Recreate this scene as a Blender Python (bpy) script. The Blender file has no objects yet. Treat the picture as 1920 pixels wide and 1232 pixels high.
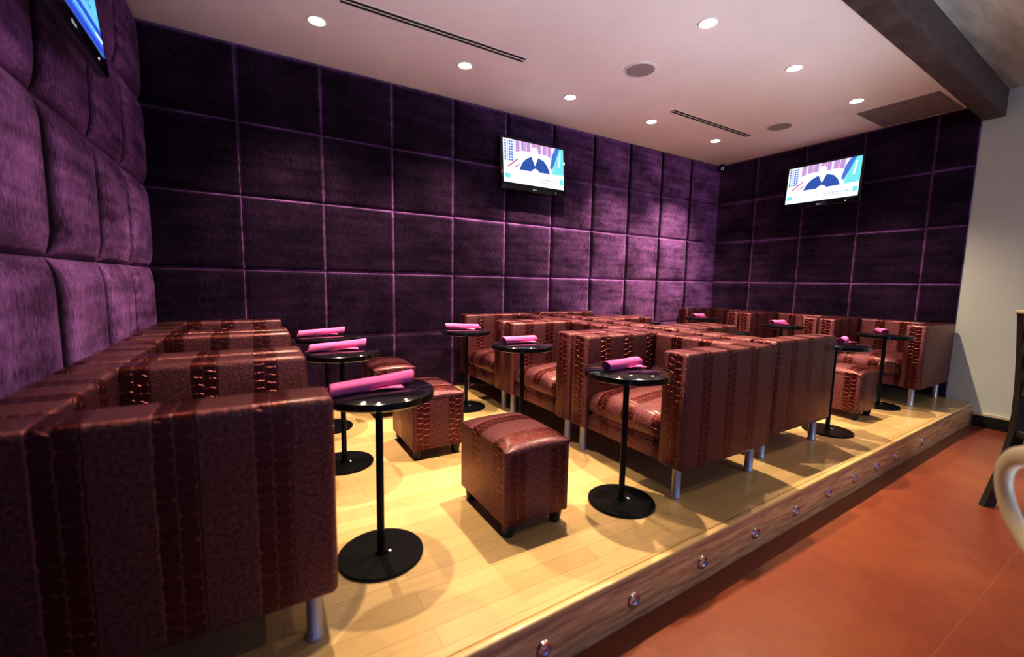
import bpy, bmesh, math, random
from mathutils import Vector, Matrix
random.seed(7)
scn = bpy.context.scene
col = scn.collection
PI = math.pi

# ------------------------------------------------------------------ materials
def new_mat(name):
    m = bpy.data.materials.new(name); m.use_nodes = True
    nt = m.node_tree; nt.nodes.clear()
    out = nt.nodes.new('ShaderNodeOutputMaterial')
    b = nt.nodes.new('ShaderNodeBsdfPrincipled')
    nt.links.new(b.outputs[0], out.inputs[0])
    return m, nt, b

class NB:
    """small node-building helper"""
    def __init__(s, nt): s.nt = nt
    def n(s, t, **kw):
        x = s.nt.nodes.new(t)
        for k, v in kw.items(): setattr(x, k, v)
        return x
    def l(s, a, b): s.nt.links.new(a, b)
    def put(s, sock, v):
        if hasattr(v, 'is_linked') or isinstance(v, bpy.types.NodeSocket): s.l(v, sock)
        else: sock.default_value = v
    def math(s, op, a, b=None, c=None, clamp=False):
        x = s.n('ShaderNodeMath', operation=op, use_clamp=clamp)
        s.put(x.inputs[0], a)
        if b is not None: s.put(x.inputs[1], b)
        if c is not None: s.put(x.inputs[2], c)
        return x.outputs[0]
    def smooth(s, v, a, b, lo=0.0, hi=1.0):
        x = s.n('ShaderNodeMapRange', interpolation_type='SMOOTHSTEP')
        s.put(x.inputs[0], v); x.inputs[1].default_value = a; x.inputs[2].default_value = b
        x.inputs[3].default_value = lo; x.inputs[4].default_value = hi
        return x.outputs[0]
    def mix(s, f, a, b):
        x = s.n('ShaderNodeMix', data_type='RGBA')
        s.put(x.inputs[0], f)
        s.put(x.inputs[6], a if isinstance(a, bpy.types.NodeSocket) else (*a[:3], 1))
        s.put(x.inputs[7], b if isinstance(b, bpy.types.NodeSocket) else (*b[:3], 1))
        return x.outputs[2]
    def noise(s, vec, scale, detail=3, rough=.5):
        x = s.n('ShaderNodeTexNoise'); x.inputs['Scale'].default_value = scale
        x.inputs['Detail'].default_value = detail; x.inputs['Roughness'].default_value = rough
        if vec is not None: s.l(vec, x.inputs['Vector'])
        return x.outputs[0]
    def objco(s, scale=(1, 1, 1)):
        tc = s.n('ShaderNodeTexCoord'); mp = s.n('ShaderNodeMapping')
        mp.inputs['Scale'].default_value = scale
        s.l(tc.outputs['Object'], mp.inputs[0]); return mp.outputs[0]
    def bump(s, b, h, strength=.5, dist=.01):
        x = s.n('ShaderNodeBump'); x.inputs['Strength'].default_value = strength
        x.inputs['Distance'].default_value = dist
        s.l(h, x.inputs['Height']); s.l(x.outputs[0], b.inputs['Normal'])

def simple(name, rgb, rough=.5, metal=0., spec=.5, coat=0., var=.12, scale=30, bump=0.):
    m, nt, b = new_mat(name); k = NB(nt)
    co = k.objco(); nz = k.noise(co, scale, 4)
    lo = tuple(c * (1 - var) for c in rgb); hi = tuple(min(1, c * (1 + var)) for c in rgb)
    k.l(k.mix(nz, lo, hi), b.inputs['Base Color'])
    b.inputs['Roughness'].default_value = rough; b.inputs['Metallic'].default_value = metal
    b.inputs['Specular IOR Level'].default_value = spec; b.inputs['Coat Weight'].default_value = coat
    b.inputs['Coat Roughness'].default_value = .05
    if bump: k.bump(b, nz, bump, .003)
    return m

def emit(name, rgb, st):
    m = bpy.data.materials.new(name); m.use_nodes = True
    nt = m.node_tree; nt.nodes.clear()
    o = nt.nodes.new('ShaderNodeOutputMaterial'); e = nt.nodes.new('ShaderNodeEmission')
    e.inputs[0].default_value = (*rgb, 1); e.inputs[1].default_value = st
    nt.links.new(e.outputs[0], o.inputs[0]); return m

def leather():
    m, nt, b = new_mat('embossed_leather'); k = NB(nt)
    uv = k.n('ShaderNodeUVMap'); uv.uv_map = 'st'
    sep = k.n('ShaderNodeSeparateXYZ'); k.l(uv.outputs[0], sep.inputs[0])
    wob = k.noise(uv.outputs[0], 22, 2)
    wob = k.math('SUBTRACT', wob, .5)
    s = k.math('ADD', sep.outputs[0], k.math('MULTIPLY', wob, .012))
    t = k.math('ADD', sep.outputs[1], k.math('MULTIPLY', wob, .030))
    P, W, Q = .205, .041, .033
    fs = k.math('SUBTRACT', k.math('MULTIPLY', k.math('FRACT', k.math('DIVIDE', s, P)), P), P / 2)
    ab = k.math('ABSOLUTE', fs)
    a = k.math('DIVIDE', k.math('SUBTRACT', ab, W / 2), W / 2)              # -1..1 over one column
    side = k.math('MULTIPLY', k.math('SIGN', fs), .17)
    bb = k.math('SUBTRACT', k.math('MULTIPLY', k.math('FRACT', k.math('ADD', k.math('DIVIDE', t, Q), side)), 2.), 1.)
    d = k.math('ADD', k.math('POWER', k.math('ABSOLUTE', a), 4.), k.math('POWER', k.math('ABSOLUTE', bb), 4.))
    scale_m = k.smooth(d, .55, .95, 1., 0.)                                   # 1 inside a scale
    band = k.smooth(ab, W * .98, W * 1.12, 1., 0.)                            # 1 inside the double column
    gro = k.math('MULTIPLY', band, k.math('SUBTRACT', 1., scale_m))
    fine = k.noise(uv.outputs[0], 260, 4, .65)
    mott = k.noise(uv.outputs[0], 95, 5, .7)
    big = k.noise(uv.outputs[0], 6, 3)
    base = k.mix(k.smooth(mott, .28, .72), (.040, .017, .030), (.36, .126, .140))
    base = k.mix(k.smooth(fine, .35, .7), k.mix(.5, base, (.040, .014, .018)), base)
    sc = k.mix(mott, (.024, .004, .005), (.17, .023, .020))
    c = k.mix(k.math('MULTIPLY', scale_m, band), base, sc)
    c = k.mix(k.math('MULTIPLY', gro, .25), c, (.26, .11, .10))
    k.l(c, b.inputs['Base Color'])
    b.inputs['Coat Weight'].default_value = .32; b.inputs['Coat Roughness'].default_value = .26
    b.inputs['Metallic'].default_value = .80; b.inputs['IOR'].default_value = 1.6
    b.inputs['Specular Tint'].default_value = (1., .78, .74, 1)
    r = k.math('ADD', k.smooth(fine, .3, .75, .22, .40), k.math('MULTIPLY', big, .08))
    k.l(k.math('SUBTRACT', r, k.math('MULTIPLY', scale_m, k.math('MULTIPLY', band, .08))), b.inputs['Roughness'])
    h = k.math('ADD', k.math('MULTIPLY', k.math('ADD', k.math('MULTIPLY', scale_m, .5), .35), band), k.math('MULTIPLY', k.math('SUBTRACT', 1., band), .55))
    h = k.math('ADD', h, k.math('MULTIPLY', k.math('SUBTRACT', 1., band), k.math('MULTIPLY', fine, .55)))
    h = k.math('ADD', h, k.math('MULTIPLY', mott, .5))
    k.bump(b, h, 1., .006)
    return m

def velvet(lo=.07, hi=.50, floor=.07):
    m, nt, b = new_mat('purple_velvet'); k = NB(nt)
    co = k.objco((1, 1, 1)); st = k.objco((230, 230, 26))
    str_ = k.noise(st, 1.0, 3, .6); pat = k.noise(co, 3.2, 4, .6); hz = k.noise(k.objco((2, 2, 16)), 1.0, 2)
    f = k.math('ADD', k.math('MULTIPLY', str_, .75), k.math('ADD', k.math('MULTIPLY', pat, .5), k.math('MULTIPLY', hz, .35)))
    f = k.smooth(f, .58, 1.12)
    k.l(k.mix(f, (.002, .0006, .003), (.012, .003, .014)), b.inputs['Base Color'])
    b.inputs['Roughness'].default_value = .8; b.inputs['Specular IOR Level'].default_value = .08
    b.inputs['Sheen Weight'].default_value = .45; b.inputs['Sheen Roughness'].default_value = .34
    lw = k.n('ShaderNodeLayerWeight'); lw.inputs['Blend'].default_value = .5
    view_sheen = k.math('MULTIPLY', k.smooth(lw.outputs['Facing'], lo, hi, floor, 1.), k.smooth(lw.outputs['Facing'], .45, .88, 1., .62))  # velvet sheen put into the colour: dark head-on, bright at grazing view
    tint = k.mix(view_sheen, (0, 0, 0), k.mix(f, (.18, .065, .20), (.90, .50, 1.)))
    k.l(tint, b.inputs['Sheen Tint'])
    k.bump(b, str_, .25, .003)
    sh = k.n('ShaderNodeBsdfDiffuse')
    k.l(k.mix(view_sheen, (0, 0, 0), k.mix(f, (.045, .017, .06), (.49, .235, .64))), sh.inputs[0])
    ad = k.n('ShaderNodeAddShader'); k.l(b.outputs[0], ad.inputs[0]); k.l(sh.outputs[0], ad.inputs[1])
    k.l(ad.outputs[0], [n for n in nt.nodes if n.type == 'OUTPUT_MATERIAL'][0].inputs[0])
    return m

def wood_floor():
    m, nt, b = new_mat('maple_floor'); k = NB(nt)
    co = k.objco()
    br = k.n('ShaderNodeTexBrick'); k.l(co, br.inputs['Vector'])
    br.offset = .37; br.inputs['Scale'].default_value = 1.; br.inputs['Brick Width'].default_value = 1.1
    br.inputs['Row Height'].default_value = .085; br.inputs['Mortar Size'].default_value = .0012
    br.inputs['Color1'].default_value = (.46, .335, .165, 1); br.inputs['Color2'].default_value = (.56, .405, .21, 1)
    br.inputs['Mortar'].default_value = (.34, .225, .10, 1); br.inputs['Bias'].default_value = .1
    gr = k.noise(k.objco((3, 60, 1)), 1., 4, .6)
    c = k.mix(k.math('MULTIPLY', k.smooth(gr, .4, .75), .35), br.outputs[0], (.39, .265, .12))
    k.l(c, b.inputs['Base Color']); b.inputs['Roughness'].default_value = .30
    b.inputs['Coat Weight'].default_value = .35; b.inputs['Coat Roughness'].default_value = .08
    return m

def wood_fascia():
    m, nt, b = new_mat('brown_fascia_wood'); k = NB(nt)
    gr = k.noise(k.objco((4, 4, 46)), 1., 5, .65)
    k.l(k.mix(k.smooth(gr, .3, .72), (.40, .235, .115), (.82, .54, .29)), b.inputs['Base Color'])
    b.inputs['Roughness'].default_value = .38; k.bump(b, gr, .2, .002)
    return m

def red_floor():
    m, nt, b = new_mat('red_stained_floor'); k = NB(nt)
    co = k.objco()
    fine = k.noise(k.objco((90, 30, 1)), 1., 5, .7); big = k.noise(co, 1.1, 4, .6)
    br = k.n('ShaderNodeTexBrick'); k.l(co, br.inputs['Vector']); br.offset = 0.
    br.inputs['Scale'].default_value = 1.; br.inputs['Brick Width'].default_value = .61
    br.inputs['Row Height'].default_value = .61; br.inputs['Mortar Size'].default_value = .0016
    br.inputs['Color1'].default_value = (0, 0, 0, 1); br.inputs['Color2'].default_value = (0, 0, 0, 1)
    br.inputs['Mortar'].default_value = (1, 1, 1, 1)
    c = k.mix(fine, (.085, .022, .013), (.235, .062, .034))
    c = k.mix(k.smooth(big, .4, .75, 0., .6), c, (.25, .085, .030))
    c = k.mix(k.math('MULTIPLY', br.outputs[0], .12), c, (.45, .22, .12))
    k.l(c, b.inputs['Base Color']); b.inputs['Roughness'].default_value = .30
    b.inputs['Specular IOR Level'].default_value = .45
    return m

def plaster(name, c0, c1, scale=(1, 1, 1), rough=.8, ns=2.):
    m, nt, b = new_mat(name); k = NB(nt)
    nz = k.noise(k.objco(scale), ns, 5, .55)
    k.l(k.mix(k.smooth(nz, .3, .7), c0, c1), b.inputs['Base Color']); b.inputs['Roughness'].default_value = rough
    return m

M = dict(
    leather=leather(), velvet=velvet(), velvet_side=velvet(.24, .66, .03), maple=wood_floor(), fascia=wood_fascia(), red=red_floor(),  # velvet_side: shading of panel edges turned to the view is put into its colour
    ceil=plaster('white_ceiling_paint', (.84, .80, .81), (.88, .84, .85), rough=.55),
    nosing=simple('maple_nosing', (.58, .41, .20), .28, var=.08, scale=12, coat=.3),
    pale=plaster('pale_wall_paint', (.53, .575, .51), (.58, .625, .555), ns=1.2),
    outer=plaster('brushed_ceiling_plaster', (.40, .38, .33), (.58, .56, .50), (1.2, 7, 1), ns=1.6),
    beam=plaster('brown_beam_finish', (.070, .046, .046), (.115, .080, .080), (3, 3, 14), rough=.6, ns=3.),
    black=simple('black_lacquer', (.006, .006, .007), .16, coat=.6, var=.1),
    glass=simple('black_glass_top', (.008, .008, .009), .05, coat=1., var=.05),
    satin=simple('black_satin_metal', (.006, .006, .007), .30, spec=.22, var=.1),
    chrome=simple('brushed_chrome', (.72, .72, .74), .24, metal=1., var=.08, scale=60),
    lens=simple('step_light_lens', (.62, .64, .76), .18, metal=.8, var=.2),
    leg=simple('satin_aluminium', (.50, .50, .53), .42, metal=.75, var=.06, scale=60),
    foot=simple('dark_wood_foot', (.014, .010, .009), .35, var=.2),
    napkin=simple('magenta_napkin_cloth', (.60, .135, .35), .85, spec=.2, var=.10, scale=240, bump=.25),
    white=simple('white_enamel', (.75, .72, .70), .4, var=.04),
    grille=simple('grey_grille_mesh', (.34, .30, .31), .7, var=.1, scale=200),
    slot=simple('dark_vent_slot', (.035, .028, .028), .7, var=.1),
    ventgrey=simple('grey_grille_panel', (.27, .235, .235), .6, var=.12, scale=6),
    tvblack=simple('black_tv_plastic', (.006, .006, .008), .12, coat=.4, var=.05),
    dark=simple('black_baseboard', (.010, .009, .009), .5, var=.1),
    cream=simple('cream_trim', (.52, .48, .36), .5, var=.05),
    chairwood=simple('dark_stained_chair_wood', (.030, .024, .021), .4, var=.2),
    rim=simple('cream_table_rim', (.72, .66, .52), .35, var=.05),
    greytop=simple('grey_table_top', (.18, .19, .21), .3, var=.08),
    ledwhite=emit('downlight_glow', (1., .80, .52), 30.),
    speckle=emit('indicator_glow', (1., .98, .95), 2.),
    s_white=emit('screen_white', (.90, .90, 1.), .98), s_pink=emit('screen_pink', (.85, .70, .90), 1.05),
    s_plum=emit('screen_plum', (.55, .36, .66), .95), s_navy=emit('screen_navy', (.06, .14, .46), .9),
    s_teal=emit('screen_teal', (.22, .72, .75), 1.), s_blue=emit('screen_blue', (.10, .22, .62), 1.),
    s_red=emit('screen_red', (.65, .20, .32), .9), s_skin=emit('screen_pale', (1., .93, .88), 1.3),
    s_page=emit('screen_page_blue', (.20, .60, 1.), 1.), s_bar=emit('screen_bar_blue', (.055, .11, .62), 1.),
    s_sky=emit('screen_sky', (.14, .32, .95), 1.),  s_ink=emit('screen_ink', (.03, .12, .24), 1.),
    s_grey=emit('screen_grey', (.55, .62, .70), .9), s_logo=emit('screen_logo', (1, 1, 1), 1.5),
)

# ------------------------------------------------------------------ mesh helpers
def rbox(bm, x0, x1, y0, y1, z0, z1, r=0., seg=3, mat=0):
    t = bmesh.new()
    bmesh.ops.create_cube(t, size=1.)
    for v in t.verts:
        v.co = Vector(((x0 + x1) / 2 + v.co.x * (x1 - x0), (y0 + y1) / 2 + v.co.y * (y1 - y0), (z0 + z1) / 2 + v.co.z * (z1 - z0)))
    if r > 0: bmesh.ops.bevel(t, geom=t.edges[:], offset=r, segments=seg, profile=.5, affect='EDGES')
    for f in t.faces: f.material_index = mat
    me = bpy.data.meshes.new('tmp'); t.to_mesh(me); t.free(); bm.from_mesh(me); bpy.data.meshes.remove(me)

def lathe(bm, prof, n=32, cx=0., cy=0., mat=0, close=False):
    rings = []
    for r, z in prof:
        if r < 1e-6: rings.append([bm.verts.new((cx, cy, z))])
        else: rings.append([bm.verts.new((cx + r * math.cos(2 * PI * i / n), cy + r * math.sin(2 * PI * i / n), z)) for i in range(n)])
    fs = []
    pairs = list(zip(rings, rings[1:])) + ([(rings[-1], rings[0])] if close else [])
    for a, b in pairs:
        for i in range(n):
            j = (i + 1) % n
            if len(a) == 1 and len(b) == 1: continue
            if len(a) == 1: fs.append(bm.faces.new((a[0], b[i], b[j])))
            elif len(b) == 1: fs.append(bm.faces.new((a[i], b[0], a[j])))
            else: fs.append(bm.faces.new((a[i], a[j], b[j], b[i])))
    for f in fs: f.material_index = mat; f.smooth = True
    return fs

def poly(bm, pts, mat=0):
    f = bm.faces.new([bm.verts.new(p) for p in pts]); f.material_index = mat; return f

def st_map(bm, fn):
    uv = bm.loops.layers.uv.new('st')
    for f in bm.faces:
        for lp in f.loops: lp[uv].uv = fn(lp.vert.co, f.normal)

def obj(name, bm, mats, parent=None, smooth=40, matrix=None):
    bmesh.ops.recalc_face_normals(bm, faces=bm.faces[:])
    me = bpy.data.meshes.new(name); bm.to_mesh(me); bm.free()
    for m in (mats if isinstance(mats, (list, tuple)) else [mats]): me.materials.append(m)
    if smooth:
        for p in me.polygons: p.use_smooth = True
        me.set_sharp_from_angle(angle=math.radians(smooth))
    o = bpy.data.objects.new(name, me); col.objects.link(o)
    if parent: o.parent = parent
    return o

def empty(name, loc=(0, 0, 0), rz=0.):
    o = bpy.data.objects.new(name, None); col.objects.link(o)
    o.empty_display_size = .1; o.location = loc; o.rotation_euler = (0, 0, rz); return o

def tag(o, label, cat, group=None):
    o['label'] = label; o['category'] = cat
    if group: o['group'] = group
    return o

def struct(o): o['kind'] = 'structure'; return o

def copy_tree(o, parent=None):
    c = o.copy(); col.objects.link(c)
    if parent is not None: c.parent = parent
    for ch in list(o.children): copy_tree(ch, c)
    return c

# ------------------------------------------------------------------ room shell
ZC, XW = 2.852, 6.672
ROWS = [0., .572, 1.152, 1.728, 2.293, ZC]
def fy(x): return -3.067 + .0242 * x          # front edge of the platform
def by(x): return -2.889 + .0275 * x           # inner edge of the beam

def ticks():
    a = [0., .004, .012, .026, .045, .07, .10, .14, .19, .27, .38]
    return a + [.5] + [1 - t for t in reversed(a)]

def fillet(d, R):
    return 1. if d >= R else math.sqrt(max(0., 1 - (1 - d / R) ** 2))

def panels(us, vs, depth, place, R=.05, crown=.12):
    """upholstered squares: flat faces with rounded edges that dive into the seams"""
    bm = bmesh.new(); tk = ticks()
    for u0, u1 in zip(us, us[1:]):
        for v0, v1 in zip(vs, vs[1:]):
            jit = random.uniform(.92, 1.05); g = []; W_, H_ = abs(u1 - u0), abs(v1 - v0)
            for a in tk:
                rw = []
                for b_ in tk:
                    da = min(a, 1 - a) * W_; db = min(b_, 1 - b_) * H_
                    h = depth * jit * fillet(da, R) * fillet(db, R) * (1 - crown + crown * math.sin(PI * a) * math.sin(PI * b_))
                    rw.append(bm.verts.new(place(u0 + a * (u1 - u0), v0 + b_ * (v1 - v0), h)))
                g.append(rw)
            for i in range(len(tk) - 1):
                for j in range(len(tk) - 1):
                    bm.faces.new((g[i][j], g[i + 1][j], g[i + 1][j + 1], g[i][j + 1]))
    return bm

# back wall: eleven columns of upholstered squares
us = [.6 * k for k in range(0, 11)] + [XW]
o = obj('wall_back', panels(us, ROWS, .036, lambda u, v, h: (u, -h, v), .036, .34), M['velvet'], smooth=60); struct(o)
bm = bmesh.new(); rbox(bm, -.12, XW + .12, .002, .12, -.23, 2.94); struct(obj('wall_back_core', bm, M['dark']))
# side wall with velvet, at the start of the row
vs_l = [0., -.645, -1.24, -1.835, -2.43, -3.025]
o = obj('wall_left', panels(vs_l, ROWS, .052, lambda u, v, h: (h, u, v), .125), M['velvet_side'], smooth=60); struct(o)
bm = bmesh.new(); rbox(bm, -.12, -.002, -4.6, .0, -.23, 2.94); struct(obj('wall_left_core', bm, M['dark']))
# end wall: velvet to the platform edge, then pale paint
vs_r = [0., -.57, -1.177, -1.783, -2.39, -2.705]
o = obj('wall_right', panels(vs_r, ROWS, .034, lambda u, v, h: (XW - h, u, v), .034, .3), M['velvet'], smooth=60); struct(o)
bm = bmesh.new(); rbox(bm, XW + .002, XW + .12, -6.5, .0, -.23, 2.94); struct(obj('wall_right_painted', bm, M['pale']))
# platform deck, nosing and fascia
bm = bmesh.new()
xa, xb = 0., XW
pts = [(xa, fy(xa) + .03), (xb, fy(xb) + .03), (xb, 0.), (xa, 0.)]
top = [bm.verts.new((x, y, 0.)) for x, y in pts]; bot = [bm.verts.new((x, y, -.02)) for x, y in pts]
bm.faces.new(top); bm.faces.new(bot[::-1])
for i in range(4): bm.faces.new((top[i], bot[i], bot[(i + 1) % 4], top[(i + 1) % 4]))
struct(obj('floor_platform', bm, M['maple'], smooth=0))
ang = math.atan(.0242)
def front_box(name, d0, d1, z0, z1, m, r=.004):
    b_ = bmesh.new(); L = XW / math.cos(ang) + .012
    rbox(b_, 0., L, d0, d1, z0, z1, r, 3)
    o_ = obj(name, b_, m); o_.location = (0., fy(0.), 0.); o_.rotation_euler = (0, 0, ang); return struct(o_)
front_box('trim_1', 0., .0305, -.026, .0012, M['nosing'], .008)
front_box('trim_2', .014, .040, -.225, -.026, M['fascia'], .002)
# lower floor
bm = bmesh.new(); rbox(bm, -.1, 9.5, -8.5, .1, -.28, -.225); struct(obj('floor', bm, M['red'], smooth=0))
# ceilings and beam
bm = bmesh.new()
pts = [(0., by(0.) + .01), (XW, by(XW) + .01), (XW, 0.), (0., 0.)]
top = [bm.verts.new((x, y, ZC + .06)) for x, y in pts]; bot = [bm.verts.new((x, y, ZC)) for x, y in pts]
bm.faces.new(top); bm.faces.new(bot[::-1])
for i in range(4): bm.faces.new((top[i], bot[i], bot[(i + 1) % 4], top[(i + 1) % 4]))
struct(obj('ceiling', bm, M['ceil'], smooth=0))
bm = bmesh.new(); rbox(bm, -.1, 9.5, -6.5, -2.7, 2.937, 2.98); struct(obj('ceiling_outer', bm, M['outer'], smooth=0))
bm = bmesh.new(); rbox(bm, 0., XW / math.cos(.0275) + .004, -.150, 0., 2.70, 2.937, .004)
o = struct(obj('beam', bm, M['beam'])); o.location = (0, by(0.), 0); o.rotation_euler = (0, 0, math.atan(.0275))
# baseboard of the painted wall
bm = bmesh.new(); rbox(bm, XW - .014, XW + .001, -6.5, fy(XW) - .002, -.225, -.115, .002); struct(obj('baseboard_right', bm, M['dark']))
bm = bmesh.new(); rbox(bm, XW - .020, XW + .001, -6.5, fy(XW) - .002, -.115, -.085, .004); struct(obj('trim_3', bm, M['cream']))

# ------------------------------------------------------------------ club chairs
HW, HD, ZL, ZT, TA, TB = .442, .39, .168, .765, .158, .175   # half width, half depth, leg top, arm top, arm and back thickness
def make_chair():
    root = empty('club_chair')
    for s in (-1, 1):
        bm = bmesh.new(); y0, y1 = (s * HW, s * (HW - TA)) if s < 0 else (s * (HW - TA), s * HW)
        rbox(bm, -HD, HD, y0, y1, ZL, ZT, .022, 4); bm.normal_update()
        def f(c, n, y0=y0):
            if abs(n.x) > .8: return (c.y - y0 + .0235, c.z)
            return (c.x + .0725, c.z + c.y * (1 if s > 0 else -1))
        st_map(bm, f); obj('arm', bm, M['leather'], root)
    bm = bmesh.new(); rbox(bm, -HD, -HD + TB, -HW + TA - .001, HW - TA + .001, ZL, ZT - .004, .022, 4); bm.normal_update()
    st_map(bm, lambda c, n: (c.y, c.z + c.x)); obj('backrest', bm, M['leather'], root)
    # puffed seat cushion with a rolled front edge
    bm = bmesh.new()
    x0, x1, yw, z0, z1 = -HD + TB - .005, HD - .004, HW - TA - .002, .268, .415
    prof = []
    R = .070
    prof.append((x1 - .02, z0)); 
    for i in range(9):
        a = -PI / 2 * .55 + (PI / 2 * 1.55) * i / 8
        prof.append((x1 - R + R * math.cos(a), z1 - R + R * math.sin(a) if a > 0 else z1 - R + R * 1.1 * math.sin(a)))
    for i in range(1, 9): prof.append((x1 - R + (x0 - x1 + R) * i / 8, z1))
    prof.append((x0, z0))
    ys = [-1, -.985, -.94, -.86, -.7, -.45, -.2, 0, .2, .45, .7, .86, .94, .985, 1]
    ring = []
    for y in ys:
        e = 1 - abs(y) ** 6; k = max(0., e) ** .5
        rw = []
        for x, z in prof:
            u = (x - x0) / (x1 - x0)
            crown = .050 * (1 - y * y) * math.sin(PI * min(1, max(0, .12 + .8 * u))) 
            zz = z + (crown if z > z1 - R * .5 else crown * .3 * (z > z0 + .01)) - (1 - k) * .035 * (z > z0 + .02)
            xx = x - (1 - k) * .025 * (u > .8) + .018 * (1 - y * y) * (u > .85)
            rw.append(bm.verts.new((xx, y * yw, zz)))
        ring.append(rw)
    for a, b_ in zip(ring, ring[1:]):
        for i in range(len(prof) - 1): bm.faces.new((a[i], a[i + 1], b_[i + 1], b_[i]))
        bm.faces.new((a[-1], a[0], b_[0], b_[-1]))
    bm.faces.new(ring[0]); bm.faces.new(ring[-1][::-1]); bm.normal_update()
    st_map(bm, lambda c, n: (c.y + .03, c.x - c.z)); obj('seat', bm, M['leather'], root)
    bm = bmesh.new(); rbox(bm, -HD + TB - .005, HD - .022, -HW + TA - .001, HW - TA + .001, ZL + .004, .266, .008, 2); bm.normal_update()
    st_map(bm, lambda c, n: (c.y + .03, c.z + c.x)); obj('seat_rail', bm, M['leather'], root)
    for sx in (-1, 1):
        for sy in (-1, 1):
            bm = bmesh.new()
            lathe(bm, [(0, 0), (.026, 0), (.027, .004), (.027, .012), (.0225, .018), (.0225, ZL + .004), (0, ZL + .004)], 20, sx * (HD - .062), sy * (HW - .075))
            obj('leg', bm, M['leg'], root)
    return root
chair = make_chair()
chairs = [
 (.447, -2.375, 0, 'wide dark side of club chair filling the near corner, beside the velvet wall', 'club chairs against the velvet side wall'),
 (.447, -1.475, 0, 'middle club chair of the row under the blue screen on the velvet side wall', 'club chairs against the velvet side wall'),
 (.447, -.560, 0, 'club chair in the dark velvet corner, last of the row under the blue screen', 'club chairs against the velvet side wall'),
 (2.812, -2.345, PI, 'front club chair of the central block, facing the ottoman at the platform edge', 'club chairs in the central block facing the blue screen'),
 (2.812, -1.450, PI, 'middle club chair of the central block with bulging seat behind a small round table', 'club chairs in the central block facing the blue screen'),
 (2.812, -.560, PI, 'club chair of the central block standing closest to the purple back wall, seat half visible', 'club chairs in the central block facing the blue screen'),
 (3.735, -2.270, 0, 'dark club chair back to back with the front chair, napkin poking out past its arm', 'club chairs in the central block facing the end wall'),
 (3.735, -1.385, 0, 'central club chair facing the end wall with only arm tops visible, middle of three', 'club chairs in the central block facing the end wall'),
 (3.735, -.500, 0, 'central club chair facing the end wall, arm top against purple back wall panels', 'club chairs in the central block facing the end wall'),
 (6.245, -2.275, PI, 'club chair against the end wall next to the pale painted wall', 'club chairs against the end wall'),
 (6.245, -1.385, PI, 'middle club chair under the end wall screen, between two other chairs', 'club chairs against the end wall'),
 (6.245, -.495, PI, 'club chair in the far corner under the security camera', 'club chairs against the end wall'),
]
for i, (x, y, a, lab, grp) in enumerate(chairs):
    o = chair if i == 0 else copy_tree(chair)
    o.location = (x, y, 0); o.rotation_euler = (0, 0, a); tag(o, lab, 'armchair', grp)

# ------------------------------------------------------------------ ottomans
def make_ottoman():
    root = empty('ottoman'); hx, hy, z0, zt = .166, .226, .062, .395
    bm = bmesh.new(); rbox(bm, -hx, hx, -hy, hy, z0, zt, .010, 3); bm.normal_update()
    def f(c, n):
        if abs(n.y) > .7: return (c.x * .98, c.z)
        return (c.y + .05, c.x + c.z)
    st_map(bm, f); obj('body', bm, M['leather'], root)
    bm = bmesh.new(); n = 14; g = []
    for i in range(n + 1):
        rw = []
        for j in range(n + 1):
            a = math.sin(PI * (i / n - .5)) ; b_ = math.sin(PI * (j / n - .5))
            h = .042 * (1 - abs(a) ** 3.) ** .7 * (1 - abs(b_) ** 3.) ** .7
            rw.append(bm.verts.new((a * (hx + .002), b_ * (hy + .002), zt - .002 + h)))
        g.append(rw)
    for i in range(n):
        for j in range(n): bm.faces.new((g[i][j], g[i + 1][j], g[i + 1][j + 1], g[i][j + 1]))
    # skirt so the pad has thickness
    edge = [g[i][0] for i in range(n + 1)] + [g[n][j] for j in range(1, n + 1)] + [g[i][n] for i in range(n - 1, -1, -1)] + [g[0][j] for j in range(n - 1, 0, -1)]
    low = [bm.verts.new((v.co.x, v.co.y, zt - .016)) for v in edge]
    for i in range(len(edge)):
        j = (i + 1) % len(edge); bm.faces.new((edge[i], edge[j], low[j], low[i]))
    bm.normal_update()
    st_map(bm, lambda c, nn: (c.y + .05, c.x + c.z)); obj('cushion_top', bm, M['leather'], root, smooth=70)
    for sx in (-1, 1):
        for sy in (-1, 1):
            bm = bmesh.new(); x, y = sx * (hx - .042), sy * (hy - .042)
            lathe(bm, [(0, 0), (.021, 0), (.024, .006), (.033, z0 + .002), (0, z0 + .002)], 16, x, y)
            obj('foot', bm, M['foot'], root)
    return root
ott = make_ottoman()
for i, (x, y, lab) in enumerate([
 (1.683, -2.395, 'leather ottoman nearest the platform edge, in the aisle below the black tables'),
 (1.605, -1.430, 'leather ottoman in the middle of the aisle, partly behind the largest tabletop'),
 (1.590, -.520, 'leather ottoman closest to the purple back wall, only its padded top showing'),
 (5.045, -2.385, 'leather ottoman in the far aisle, in front of the chair by the pale wall'),
 (5.060, -1.620, 'brown ottoman top peeking above the central chair arms, below the end wall screen')]):
    o = ott if i == 0 else copy_tree(ott)
    o.location = (x, y, 0); tag(o, lab, 'ottoman', 'ottomans in the aisle of small tables' if i < 3 else 'ottomans in the aisle before the end wall')

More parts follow.
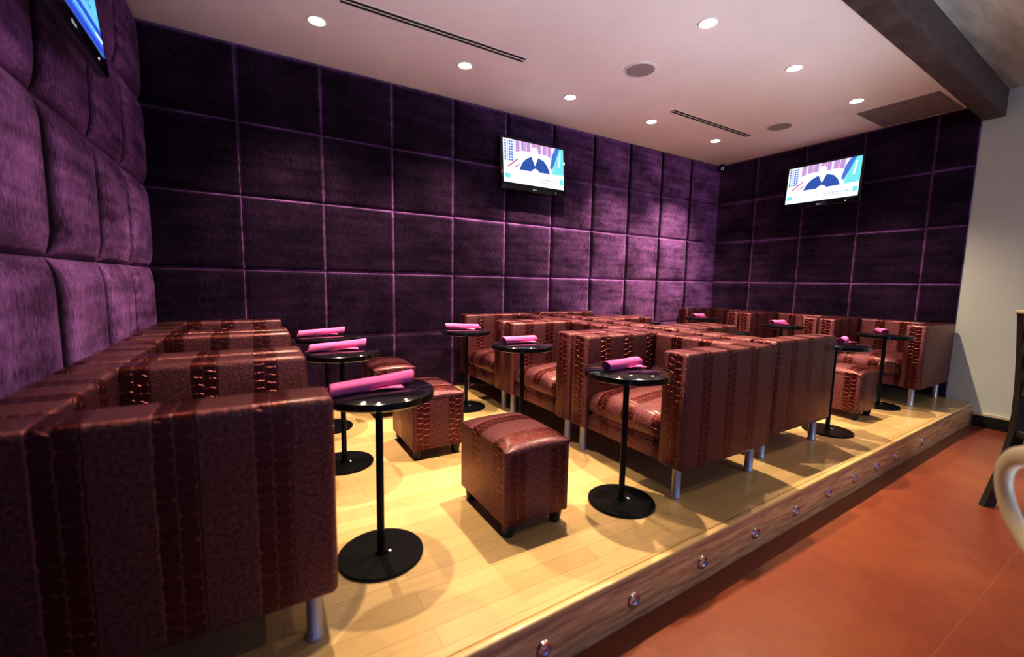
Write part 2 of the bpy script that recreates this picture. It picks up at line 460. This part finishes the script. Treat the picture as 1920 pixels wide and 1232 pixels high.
# ------------------------------------------------------------------ tables
ZTAB = .678
def make_table():
    root = empty('side_table')
    bm = bmesh.new()
    lathe(bm, [(0, 0), (.160, 0), (.165, .003), (.165, .0095), (.163, .012), (.0235, .012), (.0225, .021), (0, .021)], 56)
    obj('base', bm, M['satin'], root)
    bm = bmesh.new(); lathe(bm, [(0, .018), (.0145, .018), (.0145, ZTAB - .040), (.040, ZTAB - .038), (.040, ZTAB - .03), (0, ZTAB - .03)], 24)
    obj('pole', bm, M['satin'], root)
    bm = bmesh.new(); lathe(bm, [(0, .012), (.009, .013), (.010, .019), (.006, .023), (0, .024)], 12, .028, -.02)
    o_ = obj('bolt', bm, M['chrome'], root)
    bm = bmesh.new(); lathe(bm, [(0, ZTAB - .034), (.203, ZTAB - .034), (.208, ZTAB - .030), (.208, ZTAB - .005), (.204, ZTAB - .0025), (0, ZTAB - .0025)], 72)
    obj('tabletop', bm, M['black'], root)
    bm = bmesh.new(); lathe(bm, [(0, ZTAB - .003), (.196, ZTAB - .003), (.1985, ZTAB - .002), (.1985, ZTAB - .001), (.197, ZTAB), (0, ZTAB)], 72)
    obj('glass_inlay', bm, M['glass'], root)
    return root
tab = make_table()
tables = [
 (1.050, -2.440, 'round black table nearest the platform edge, large magenta napkin roll on it', 0),
 (1.077, -1.475, 'round black table between two others beside the chairs below the blue screen', 0),
 (1.090, -.770, 'round black table of the aisle standing closest to the dark velvet corner', 0),
 (2.205, -2.605, 'round black table before the front chair of the central block', 1),
 (2.205, -1.650, 'round black table before the middle chair of the central block', 1),
 (2.200, -.760, 'round black table against the purple back wall panels, before the last central chair', 1),
 (4.390, -2.600, 'round black table partly hidden behind the dark chair nearest the step edge', 2),
 (4.420, -1.690, 'black table whose edge shows past the middle arm top of the central block', 2),
 (4.420, -.680, 'black table edge visible below purple panels beyond the central block', 2),
 (5.640, -2.490, 'round black table before the chair next to the pale wall', 3),
 (5.640, -1.580, 'round black table before the middle chair of the end wall', 3),
 (5.640, -.600, 'round black table before the far corner chair', 3)]
GT = ['tables along the aisle by the blue screen', 'tables before the central chairs', 'tables behind the central block', 'tables before the end wall chairs']
for i, (x, y, lab, g) in enumerate(tables):
    o = tab if i == 0 else copy_tree(tab)
    o.location = (x, y, 0); o.rotation_euler = (0, 0, 0); tag(o, lab, 'table', GT[g])

# ------------------------------------------------------------------ rolled napkins
def make_napkin(L=.33, r0=.026, r1=.034, seed=0, flap=True):
    rnd = random.Random(seed); root = empty('napkin_roll')
    bm = bmesh.new(); n, m = 28, 14; rings = []
    for i in range(m + 1):
        u = i / m; x = -L / 2 + L * u; rr = r0 + (r1 - r0) * u
        bend = .006 * math.sin(u * PI * 1.3 + seed); rw = []
        for j in range(n):
            a = 2 * PI * j / n
            k = rr * (1 + .05 * math.sin(2 * a + u * 2.2 + seed) + .03 * math.sin(5 * a - u * 5 + seed * 2) + (.07 * max(0, math.cos(a - .9)) ** 8))
            z = math.sin(a) * k * .88
            rw.append((x + (.012 * math.sin(a + seed) if i in (0, m) else 0), math.cos(a) * k + bend, max(z, -rr * .80) + rr * .80))
        rings.append([bm.verts.new(p) for p in rw])
    for a, b_ in zip(rings, rings[1:]):
        for j in range(n): bm.faces.new((a[j], a[(j + 1) % n], b_[(j + 1) % n], b_[j]))
    # open rolled ends: inner spiral lips
    for rg, sgn in ((rings[0], 1), (rings[-1], -1)):
        cen = sum((v.co for v in rg), Vector()) / n; prev = rg
        for q, dx in ((.80, -.002), (.74, .02), (.45, .024), (.40, .004), (.2, .02)):
            cur = [bm.verts.new((cen.x + (v.co.x - cen.x) * q + sgn * dx, cen.y + (v.co.y - cen.y) * q, cen.z + (v.co.z - cen.z) * q)) for v in rg]
            for j in range(n): bm.faces.new((prev[j], prev[(j + 1) % n], cur[(j + 1) % n], cur[j]))
            prev = cur
        bm.faces.new(prev)
    obj('roll', bm, M['napkin'], root, smooth=60)
    if flap:
        bm = bmesh.new()
        p = [(-.055, -.022, .004), (.105, -.024, .006), (.085, -.078, .0035), (.02, -.052, .009)]
        lo = [bm.verts.new(c) for c in p]; hi = [bm.verts.new((c[0], c[1], c[2] + .0025)) for c in p]
        bm.faces.new(hi); bm.faces.new(lo[::-1])
        for i in range(4): bm.faces.new((lo[i], lo[(i + 1) % 4], hi[(i + 1) % 4], hi[i]))
        obj('folded_corner', bm, M['napkin'], root, smooth=0)
    return root
protoL = make_napkin(.335, .026, .031, 1); protoS = make_napkin(.285, .030, .024, 3, True)
def ang_of(a, b): return math.atan2(b[1] - a[1], b[0] - a[0])
naps = [  # table index, dx, dy, rz, prototype, label
 (0, -.022, -.005, .31, protoL, 'largest magenta napkin roll, on the table nearest the platform edge'),
 (1, -.010, .055, .30, protoL, 'magenta napkin roll with loose flap on the middle table below the blue screen'),
 (2, -.020, .080, .33, protoL, 'magenta napkin roll on the table closest to the dark velvet corner'),
 (3, .015, .040, .17, protoS, 'magenta napkin roll on the table before the front central chair'),
 (4, .010, .045, .12, protoS, 'magenta napkin roll on the table before the middle central chair'),
 (5, .000, .065, -.40, protoS, 'magenta napkin roll on the table by the purple back wall'),
 (6, .090, -.010, .25, protoS, 'pink napkin end poking out past the dark chair arm'),
 (7, .000, .030, .25, protoS, 'pink napkin lump just above the arm top of the middle central chair'),
 (9, .030, .040, .50, protoS, 'small magenta napkin on the table before the chair by the pale wall'),
 (10, .020, .050, .02, protoS, 'small magenta napkin on the table before the middle end wall chair'),
 (11, .0, .060, .16, protoS, 'small magenta napkin on the table before the far corner chair')]
used = set()
for ti, dx, dy, rz, pr_, lab in naps:
    o = pr_ if id(pr_) not in used else copy_tree(pr_)
    used.add(id(pr_))
    o.location = (tables[ti][0] + dx, tables[ti][1] + dy, ZTAB + .0008); o.rotation_euler = (0, 0, rz)
    tag(o, lab, 'napkin', 'rolled napkins on the small tables')

# ------------------------------------------------------------------ televisions
def news(bm, w, h, y):
    """flat picture of a news programme; index = slot of the screen mesh. y grows toward the viewer"""
    def P(pts, mat, k): poly(bm, [((u - .5) * w, y - k * .0004, (v - .5) * h) for u, v in pts], mat)
    W_, PK, PL, NV, TL, BL, RD, SK, GR = range(1, 10)
    P([(0, 0), (1, 0), (1, 1), (0, 1)], W_, 0)
    P([(.16, .62), (.86, .62), (.86, 1), (.16, 1)], PK, 1)
    for i in range(7):
        u = .20 + i * .088; P([(u, .72), (u + .06, .72), (u + .06, 1), (u, 1)], PL, 2)
    for i in range(6):
        u = .20 + i * .088; P([(u + .066, .62), (u + .078, .62), (u + .078, 1), (u + .066, 1)], RD if i % 2 else PK, 3)
    for i in range(4):
        u = .02 + i * .035
        for j in range(8):
            v = .50 + j * .06; P([(u, v), (u + .026, v), (u + .026, v + .042), (u, v + .042)], BL if i != 1 else GR, 6)
    P([(.16, .50), (.86, .50), (.86, .70), (.70, .78), (.30, .78), (.16, .70)], W_, 4)
    P([(0, .40), (.28, .70), (.30, .70), (.30, .55), (.10, .33), (0, .33)], W_, 5)
    P([(.06, .36), (.22, .58), (.24, .57), (.09, .36)], RD, 6); P([(.16, .36), (.25, .46), (.26, .44), (.18, .36)], RD, 6)
    # dark jacket, pale face and collar
    P([(.25, .33), (.30, .50), (.36, .60), (.45, .68), (.56, .68), (.66, .62), (.72, .50), (.76, .33)], NV, 7)
    P([(.45, .68), (.56, .68), (.505, .47)], SK, 8)
    P([(.505 + .055 * math.cos(2 * PI * i / 18), .78 + .135 * math.sin(2 * PI * i / 18)) for i in range(18)], SK, 9)
    P([(.43, .30), (.58, .30), (.56, .37), (.51, .41), (.46, .37)], SK, 9)
    # flag
    P([(.80, .40), (.86, .72), (.93, 1), (1, 1), (1, .35), (.80, .35)], TL, 8)
    P([(.76, .50), (.80, .80), (.86, 1), (.93, 1), (.86, .70), (.80, .45)], BL, 9)
    P([(.90, .55), (.93, .90), (.95, .90), (.93, .55)], W_, 10)
    # lower banner
    P([(0, 0), (1, 0), (1, .36), (0, .30)], W_, 10)
    P([(.02, .10), (.10, .10), (.10, .20), (.02, .20)], TL, 11); P([(.93, .12), (.99, .12), (.99, .24), (.93, .24)], TL, 11)
    for i in range(9):
        u = .55 + i * .038; P([(u, .15), (u + .022, .15), (u + .022, .185), (u, .185)], GR, 11)
    P([(.55, .10), (.84, .10), (.84, .115), (.55, .115)], GR, 11)

def page(bm, w, h, y):
    def P(pts, mat, k): poly(bm, [((u - .5) * w, y - k * .0004, (v - .5) * h) for u, v in pts], mat)
    P([(0, 0), (1, 0), (1, 1), (0, 1)], 1, 0)
    P([(0, 0), (1, 0), (1, .085), (0, .085)], 2, 1)
    P([(0, .085), (1, .085), (1, .125), (0, .125)], 3, 1)
    P([(0, .16), (1, .16), (1, .23), (0, .23)], 4, 1)
    P([(.88, .125), (1, .125), (1, .142), (.88, .142)], 5, 2)
    rnd = random.Random(4)
    for r in range(5):
        P([(.02, .30 + r * .13), (.98, .30 + r * .13), (.98, .303 + r * .13), (.02, .303 + r * .13)], 6, 2)
        u = .04
        while u < .92:
            l = rnd.uniform(.02, .07); v = .325 + r * .13
            P([(u, v), (u + l, v), (u + l, v + .018), (u, v + .018)], 6, 2)
            if rnd.random() < .7: P([(u, v + .04), (u + l * .7, v + .04), (u + l * .7, v + .054), (u, v + .054)], 6, 2)
            u += l + rnd.uniform(.015, .05)
    
def make_tv(kind, w=.83, h=.535):
    """local frame: screen looks to -Y, origin at the wall end of the bracket; body tilts a little downward"""
    root = empty('television')
    T = Matrix.Translation((0, -.075, 0)) @ Matrix.Rotation(math.radians(-5), 4, 'X')
    bm = bmesh.new(); rbox(bm, -w / 2, w / 2, -.03, .012, -h / 2, h / 2, .008, 3); rbox(bm, -w * .33, w * .33, .010, .034, -h * .34, h * .30, .01, 2)
    bm.transform(T); obj('case', bm, M['tvblack'], root)
    sw, sh, dz = w - .060, h - .092, .020
    bm = bmesh.new()
    if kind == 'news':
        news(bm, sw, sh, -.0305); mats = ['tvblack', 's_white', 's_pink', 's_plum', 's_navy', 's_teal', 's_blue', 's_red', 's_skin', 's_grey']
    else:
        page(bm, sw, sh, -.0305); mats = ['tvblack', 's_page', 's_bar', 's_sky', 's_bar', 's_logo', 's_ink']
    for v in bm.verts: v.co.z += dz
    bm.transform(T); me = obj('screen', bm, [M[q] for q in mats], root, smooth=0)
    # maker's mark and indicator on the lower bezel
    bm = bmesh.new()
    zz = -h / 2 + .024
    poly(bm, [(-.020 + .008 * math.cos(2 * PI * i / 16), -.0306, zz + .008 * math.sin(2 * PI * i / 16)) for i in range(16)])
    poly(bm, [(-.006, -.0306, zz - .006), (.000, -.0306, zz - .006), (.000, -.0306, zz + .006), (-.006, -.0306, zz + .006)])
    poly(bm, [(.004, -.0306, zz - .006), (.018, -.0306, zz - .006), (.018, -.0306, zz + .004), (.004, -.0306, zz + .004)])
    bm.transform(T); obj('brand_mark', bm, M['s_grey'], root, smooth=0)
    bm = bmesh.new(); poly(bm, [(w * .33 + .005 * math.cos(2 * PI * i / 12), -.0306, zz + .005 * math.sin(2 * PI * i / 12)) for i in range(12)])
    bm.transform(T); obj('indicator', bm, M['speckle'], root, smooth=0)
    bm = bmesh.new(); rbox(bm, -.11, .11, -.014, 0., -.11, .11, .004, 2); rbox(bm, -.03, .03, -.055, -.010, -.05, .05, .004, 2)
    obj('wall_bracket', bm, M['satin'], root)
    return root
t1 = make_tv('news'); t1.location = (3.272, -.034, 2.312)
tag(t1, 'black television on the purple back wall showing a seated speaker', 'television', 'wall televisions')
t2 = copy_tree(t1); t2.location = (XW - .032, -1.437, 2.333); t2.rotation_euler = (0, 0, -PI / 2)
tag(t2, 'black television on the end wall showing a seated speaker', 'television', 'wall televisions')
t3 = make_tv('page'); t3.location = (.040, -1.955, 2.182); t3.rotation_euler = (0, 0, PI / 2)
tag(t3, 'television with blue page, cut by the top of the picture, on side wall', 'television', 'wall televisions')

# ------------------------------------------------------------------ ceiling fixtures
def make_downlight():
    root = empty('downlight')
    bm = bmesh.new(); lathe(bm, [(.050, -.004), (.060, -.006), (.066, -.001), (.066, .0), (.050, .0)], 40, close=True); obj('trim_ring', bm, M['white'], root)
    bm = bmesh.new(); lathe(bm, [(0, -.013), (.034, -.010), (.0495, -.003), (0, -.0015)], 32); obj('bulb', bm, M['ledwhite'], root)
    return root
dl = make_downlight(); first = True
DLX = [1.10, 2.215, 3.310, 4.430, 5.560]
row1 = ['recessed downlight above the dark velvet corner', 'recessed downlight near the end of the long slot vent', 'large glaring downlight by the back wall, before the wall television',
        'small downlight beside the short slot vent, on its back wall side', 'recessed downlight closest to the security camera']
row2 = ['', '', 'recessed downlight highest in the picture, toward the beam', 'starry downlight between the two ceiling speakers and the beam', 'recessed downlight next to the grey return grille']
spots = []
for ry, (y, labs) in enumerate(((-.665, row1), (-2.090, row2))):
    for x, lab in zip(DLX, labs):
        xx = x + (.04 if ry else 0); spots.append((xx, y))
        if not lab: continue
        o = dl if first else copy_tree(dl); first = False
        o.location = (xx, y, ZC); tag(o, lab, 'downlight', 'recessed ceiling downlights')

def make_speaker():
    root = empty('ceiling_speaker')
    bm = bmesh.new(); lathe(bm, [(.112, -.001), (.116, -.008), (.130, -.006), (.134, 0.), (.112, 0.)], 56, close=True); obj('rim', bm, M['white'], root)
    bm = bmesh.new(); lathe(bm, [(0, -.006), (.1125, -.006), (.1125, -.001), (0, -.001)], 56); obj('grille', bm, M['grille'], root)
    return root
sp = make_speaker(); sp.location = (3.459, -1.393, ZC); tag(sp, 'round ceiling speaker over the central block, larger in view', 'speaker', 'round ceiling speakers')
sp2 = copy_tree(sp); sp2.location = (5.698, -1.347, ZC); tag(sp2, 'round ceiling speaker near the end wall television', 'speaker', 'round ceiling speakers')

def make_slot(L):
    root = empty('slot_vent')
    bm = bmesh.new()
    for y0, y1 in ((-.040, -.032), (-.006, .006), (.032, .040)): rbox(bm, -L / 2 - .006, L / 2 + .006, y0, y1, -.004, .001, .001, 1)
    for s in (-1, 1): rbox(bm, s * (L / 2 + .003) - .004, s * (L / 2 + .003) + .004, -.04, .04, -.004, .001, .001, 1)
    obj('frame', bm, M['white'], root)
    for s in (-1, 1):
        bm = bmesh.new(); rbox(bm, -L / 2, L / 2, s * .019 - .014, s * .019 + .014, -.0018, .002); obj('slot', bm, M['slot'], root, smooth=0)
    return root
s1 = make_slot(1.38); s1.location = (1.887, -1.0, ZC); tag(s1, 'long double slot air vent above the dark corner end', 'air vent', 'double slot vents')
s2 = make_slot(1.35); s2.location = (5.045, -.985, ZC); tag(s2, 'double slot air vent between the small downlights and far corner', 'air vent', 'double slot vents')
g = empty('return_grille', (6.29, -2.265, ZC))
bm = bmesh.new()
for x0, x1, y0, y1 in ((-.335, .335, -.31, -.295), (-.335, .335, .295, .31), (-.335, -.32, -.295, .295), (.32, .335, -.295, .295)): rbox(bm, x0, x1, y0, y1, -.006, .001, .001, 1)
obj('frame', bm, M['ventgrey'], g)
bm = bmesh.new()
for i in range(24): rbox(bm, -.32, .32, -.292 + i * .0246, -.292 + i * .0246 + .019, -.004, .0)
obj('slats', bm, M['ventgrey'], g, smooth=0)
tag(g, 'square grey return air grille in the ceiling corner by the beam', 'air vent')

cam_ = empty('security_camera', (6.600, -.075, ZC))
bm = bmesh.new(); lathe(bm, [(0, -.012), (.03, -.012), (.032, -.002), (.032, 0), (0, 0)], 20); lathe(bm, [(0, -.03), (.008, -.03), (.008, -.008), (0, -.008)], 12); obj('mount', bm, M['satin'], cam_)
bm = bmesh.new(); rbox(bm, -.030, .030, -.055, .045, -.085, -.028, .012, 3)
bm.transform(Matrix.Translation((0, 0, -.05)) @ Matrix.Rotation(math.radians(-42), 4, 'Z') @ Matrix.Rotation(math.radians(14), 4, 'X') @ Matrix.Translation((0, 0, .05)))
obj('housing', bm, M['tvblack'], cam_)
bm = bmesh.new(); lathe(bm, [(.013, 0), (.019, 0), (.019, .004), (.013, .004)], 20, close=True)
bm.transform(Matrix.Translation((0, 0, -.05)) @ Matrix.Rotation(math.radians(-42), 4, 'Z') @ Matrix.Rotation(math.radians(14), 4, 'X') @ Matrix.Translation((0, -.055, -.006)) @ Matrix.Rotation(PI / 2, 4, 'X'))
obj('lens_ring', bm, M['chrome'], cam_)
tag(cam_, 'small black security camera in the far ceiling corner', 'camera')

# ------------------------------------------------------------------ step lights
def make_step():
    root = empty('step_light')
    R = Matrix.Rotation(PI / 2, 4, 'X')
    bm = bmesh.new(); lathe(bm, [(.019, 0), (.0195, .008), (.029, .0065), (.033, 0)], 32, close=True); bm.transform(R); obj('bezel', bm, M['chrome'], root)
    bm = bmesh.new(); lathe(bm, [(0, .007), (.010, .0062), (.0192, .001), (.0192, .0), (0, .0)], 24); bm.transform(R); obj('lens', bm, M['lens'], root)
    return root
st = make_step()
slabs = ['step light lowest in the picture, first on the platform fascia', 'second step light along the fascia, before the ottoman', 'third step light along the fascia, near the table base',
 'fourth step light along the fascia, below the front central chair leg', 'fifth step light along the fascia, below the dark chair pair', 'sixth step light along the fascia, in the middle of the run',
 'seventh step light along the fascia', 'eighth step light along the fascia, third from the pale wall', 'step light on the fascia second from the pale wall', 'step light on the fascia closest to the pale wall']
ca, sa = math.cos(ang), math.sin(ang)
for i, (x, lab) in enumerate(zip([1.443, 1.876, 2.316, 2.751, 3.163, 3.563, 3.940, 4.307, 4.665, 5.255], slabs)):
    o = st if i == 0 else copy_tree(st)
    d = .0135
    o.location = (x - d * sa, fy(x) + d, -.128); o.rotation_euler = (0, 0, ang); tag(o, lab, 'step light', 'round step lights along the platform fascia')

# ------------------------------------------------------------------ furniture of the lower floor, cut by the frame
ch = empty('dining_chair', (4.475, -3.445, -.225), math.atan2(-.515, .857))
def post(bm, pts, hw):
    rg = []
    for (x, z), (tx, ty) in zip(pts, hw):
        rg.append([bm.verts.new((x - tx, -ty, z)), bm.verts.new((x + tx, -ty, z)), bm.verts.new((x + tx, ty, z)), bm.verts.new((x - tx, ty, z))])
    for a, b_ in zip(rg, rg[1:]):
        for i in range(4): bm.faces.new((a[i], a[(i + 1) % 4], b_[(i + 1) % 4], b_[i]))
    bm.faces.new(rg[0][::-1]); bm.faces.new(rg[-1])
spine = [(.0, 0.), (.030, .10), (.066, .22), (.098, .34), (.118, .46), (.124, .58), (.112, .74), (.092, .92), (.066, 1.10), (.050, 1.19)]
wd = [(.034, .016)] * 3 + [(.036, .016)] * 3 + [(.030, .016), (.026, .016), (.022, .015), (.018, .014)]
for yy in (0., -.40):
    bm = bmesh.new(); post(bm, spine, wd); bm.transform(Matrix.Translation((0, yy, 0))); obj('back_post', bm, M['chairwood'], ch)
bm = bmesh.new(); rbox(bm, .09, .56, -.42, .02, .44, .49, .012, 3); obj('seat', bm, M['chairwood'], ch)
for yy in (.0, -.40):
    bm = bmesh.new(); rbox(bm, .50, .54, yy - .016, yy + .016, 0, .442, .004, 2); obj('front_leg', bm, M['chairwood'], ch)
bm = bmesh.new()
for k in range(3): rbox(bm, .062 + .012 * (2 - k), .084 + .012 * (2 - k), -.386, -.014, .70 + k * .16, .78 + k * .16, .004, 2)
obj('back_slats', bm, M['chairwood'], ch)
bm = bmesh.new(); rbox(bm, .022, .078, -.42, .02, 1.188, 1.208, .006, 2); obj('lit_top_rail', bm, M['cream'], ch)  # cream colour stands for light caught on the top of the chair back
tag(ch, 'dark wooden chair on the red floor, cut off by the picture edge', 'chair')

lc = empty('loop_back_chair', (2.088, -3.938, -.225), 0.)
rv = Vector((.857, -.514)); fv = Vector((.516, .857))
nn = (rv * .92 - fv * .37).normalized()
lc.rotation_euler = (0, 0, math.atan2(nn.y, nn.x))        # local +X: the way the chair faces
def tube(bm, pts, rad, n=14, closed=False, flat=1.):
    """sweep a round (or flattened) section along points; section axes from the local X direction"""
    N = len(pts); rings = []
    for i, p in enumerate(pts):
        a = Vector(pts[i - 1] if (closed or i) else pts[0]); b_ = Vector(pts[(i + 1) % N] if (closed or i < N - 1) else pts[-1])
        t = (b_ - a).normalized(); ux = Vector((1, 0, 0)); ux = (ux - t * ux.dot(t))
        ux = ux.normalized() if ux.length > .1 else Vector((0, 1, 0)); uy = t.cross(ux)
        rings.append([bm.verts.new(Vector(p) + ux * (rad * flat * math.cos(2 * PI * k / n)) + uy * (rad * math.sin(2 * PI * k / n))) for k in range(n)])
    for a, b_ in list(zip(rings, rings[1:])) + ([(rings[-1], rings[0])] if closed else []):
        for k in range(n): bm.faces.new((a[k], a[(k + 1) % n], b_[(k + 1) % n], b_[k]))
    if not closed: bm.faces.new(rings[0][::-1]); bm.faces.new(rings[-1])
bm = bmesh.new(); tube(bm, [(-.03 * math.sin(2 * PI * i / 56), .155 * math.cos(2 * PI * i / 56), .832 + .130 * math.sin(2 * PI * i / 56)) for i in range(56)], .0235, 16, True, .6)
obj('back_loop', bm, M['rim'], lc, smooth=80)
for sy in (-1, 1):
    bm = bmesh.new(); tube(bm, [(.06, sy * .06, .445), (.045, sy * .06, .56), (.03, sy * .055, .695), (.026, sy * .05, .712)], .012); obj('back_post', bm, M['satin'], lc, smooth=80)
bm = bmesh.new(); lathe(bm, [(0, .44), (.20, .44), (.212, .45), (.212, .466), (.20, .478), (0, .484)], 48, .235, 0); obj('seat', bm, M['greytop'], lc)
for sx in (-1, 1):
    for sy in (-1, 1):
        bm = bmesh.new(); tube(bm, [(.235 + sx * .19, sy * .18, 0), (.235 + sx * .12, sy * .12, .442)], .012); obj('leg', bm, M['satin'], lc, smooth=80)
tag(lc, 'out of focus chair with pale looped back at the picture edge', 'chair')

# ------------------------------------------------------------------ lights
def spot(x, y, w, size=108, blend=1., colr=(1., .79, .55)):
    l = bpy.data.lights.new('downlight_or_fill_spot', 'SPOT'); l.energy = w; l.spot_size = math.radians(size); l.spot_blend = blend
    l.color = colr; l.shadow_soft_size = .022
    o_ = bpy.data.objects.new('downlight_or_fill_spot', l); col.objects.link(o_); o_.location = (x, y, ZC - .02); return o_
for x, y in spots: spot(x, y, 215 if (x < 1.5 and y < -1) else 345, 98 if y > -1 else 104)
def area(name, loc, target, sx, sy, w, colr):
    l = bpy.data.lights.new(name, 'AREA'); l.shape = 'RECTANGLE'; l.size = sx; l.size_y = sy; l.energy = w; l.color = colr
    o_ = bpy.data.objects.new(name, l); col.objects.link(o_); o_.location = loc
    o_.rotation_euler = (Vector(target) - Vector(loc)).to_track_quat('-Z', 'Y').to_euler(); return o_
area('chair_side_fill', (2.6, -8.0, 1.6), (3.2, -2.5, .6), 4.5, 2.0, 40, (.30, .40, 1.))  # unseen bluish fill added behind the camera to tint the chair sides
spot(6.0, -3.9, 30, 110, .9); spot(3.6, -3.9, 60, 110, .9); spot(1.4, -4.4, 50, 110, .9)  # extra spots without fixtures, added to light the lower floor
l_ = area('ceiling_fill', (2.2, -4.6, .1), (2.2, -2.2, 2.77), 5.6, .6, 19, (.72, .84, 1.)); l_.data.spread = math.radians(48)  # unseen upward fill added to brighten the ceiling
area('pale_wall_fill', (4.4, -7.2, 2.0), (6.67, -3.6, 1.9), 1.5, 1.5, 42, (.86, .93, 1.))  # unseen cool light added to brighten the pale wall
area('blue_highlight_fill', (-.9, -6.8, .55), (.3, -2.8, .5), .7, 1.1, 16, (.16, .30, 1.))  # unseen blue source added for the bluish highlights on the near chair side
w = bpy.data.worlds.new('World'); scn.world = w; w.use_nodes = True
bg = w.node_tree.nodes['Background']; bg.inputs[0].default_value = (.42, .45, .80, 1); bg.inputs[1].default_value = .06

# ------------------------------------------------------------------ camera
cd = bpy.data.cameras.new('camera'); cam = bpy.data.objects.new('camera', cd); col.objects.link(cam)
r = Vector((.85729867, -.51448178, .01864073)); u = Vector((.03990728, .10251103, .99393103)); f = Vector((.51327029, .85135186, -.10841414))
m = Matrix((r, u, -f)).transposed().to_4x4(); m.translation = (.65520611, -4.07613558, 1.09377269)
cam.matrix_world = m
cd.sensor_width = 36.; cd.lens = 36. * 802.8146 / 1920; cd.clip_start = .05
cd.dof.use_dof = True; cd.dof.focus_distance = 3.2; cd.dof.aperture_fstop = 1.3
scn.camera = cam
scn.view_settings.view_transform = 'Standard'; scn.view_settings.look = 'None'
scn.view_settings.exposure = .34; scn.view_settings.gamma = .79
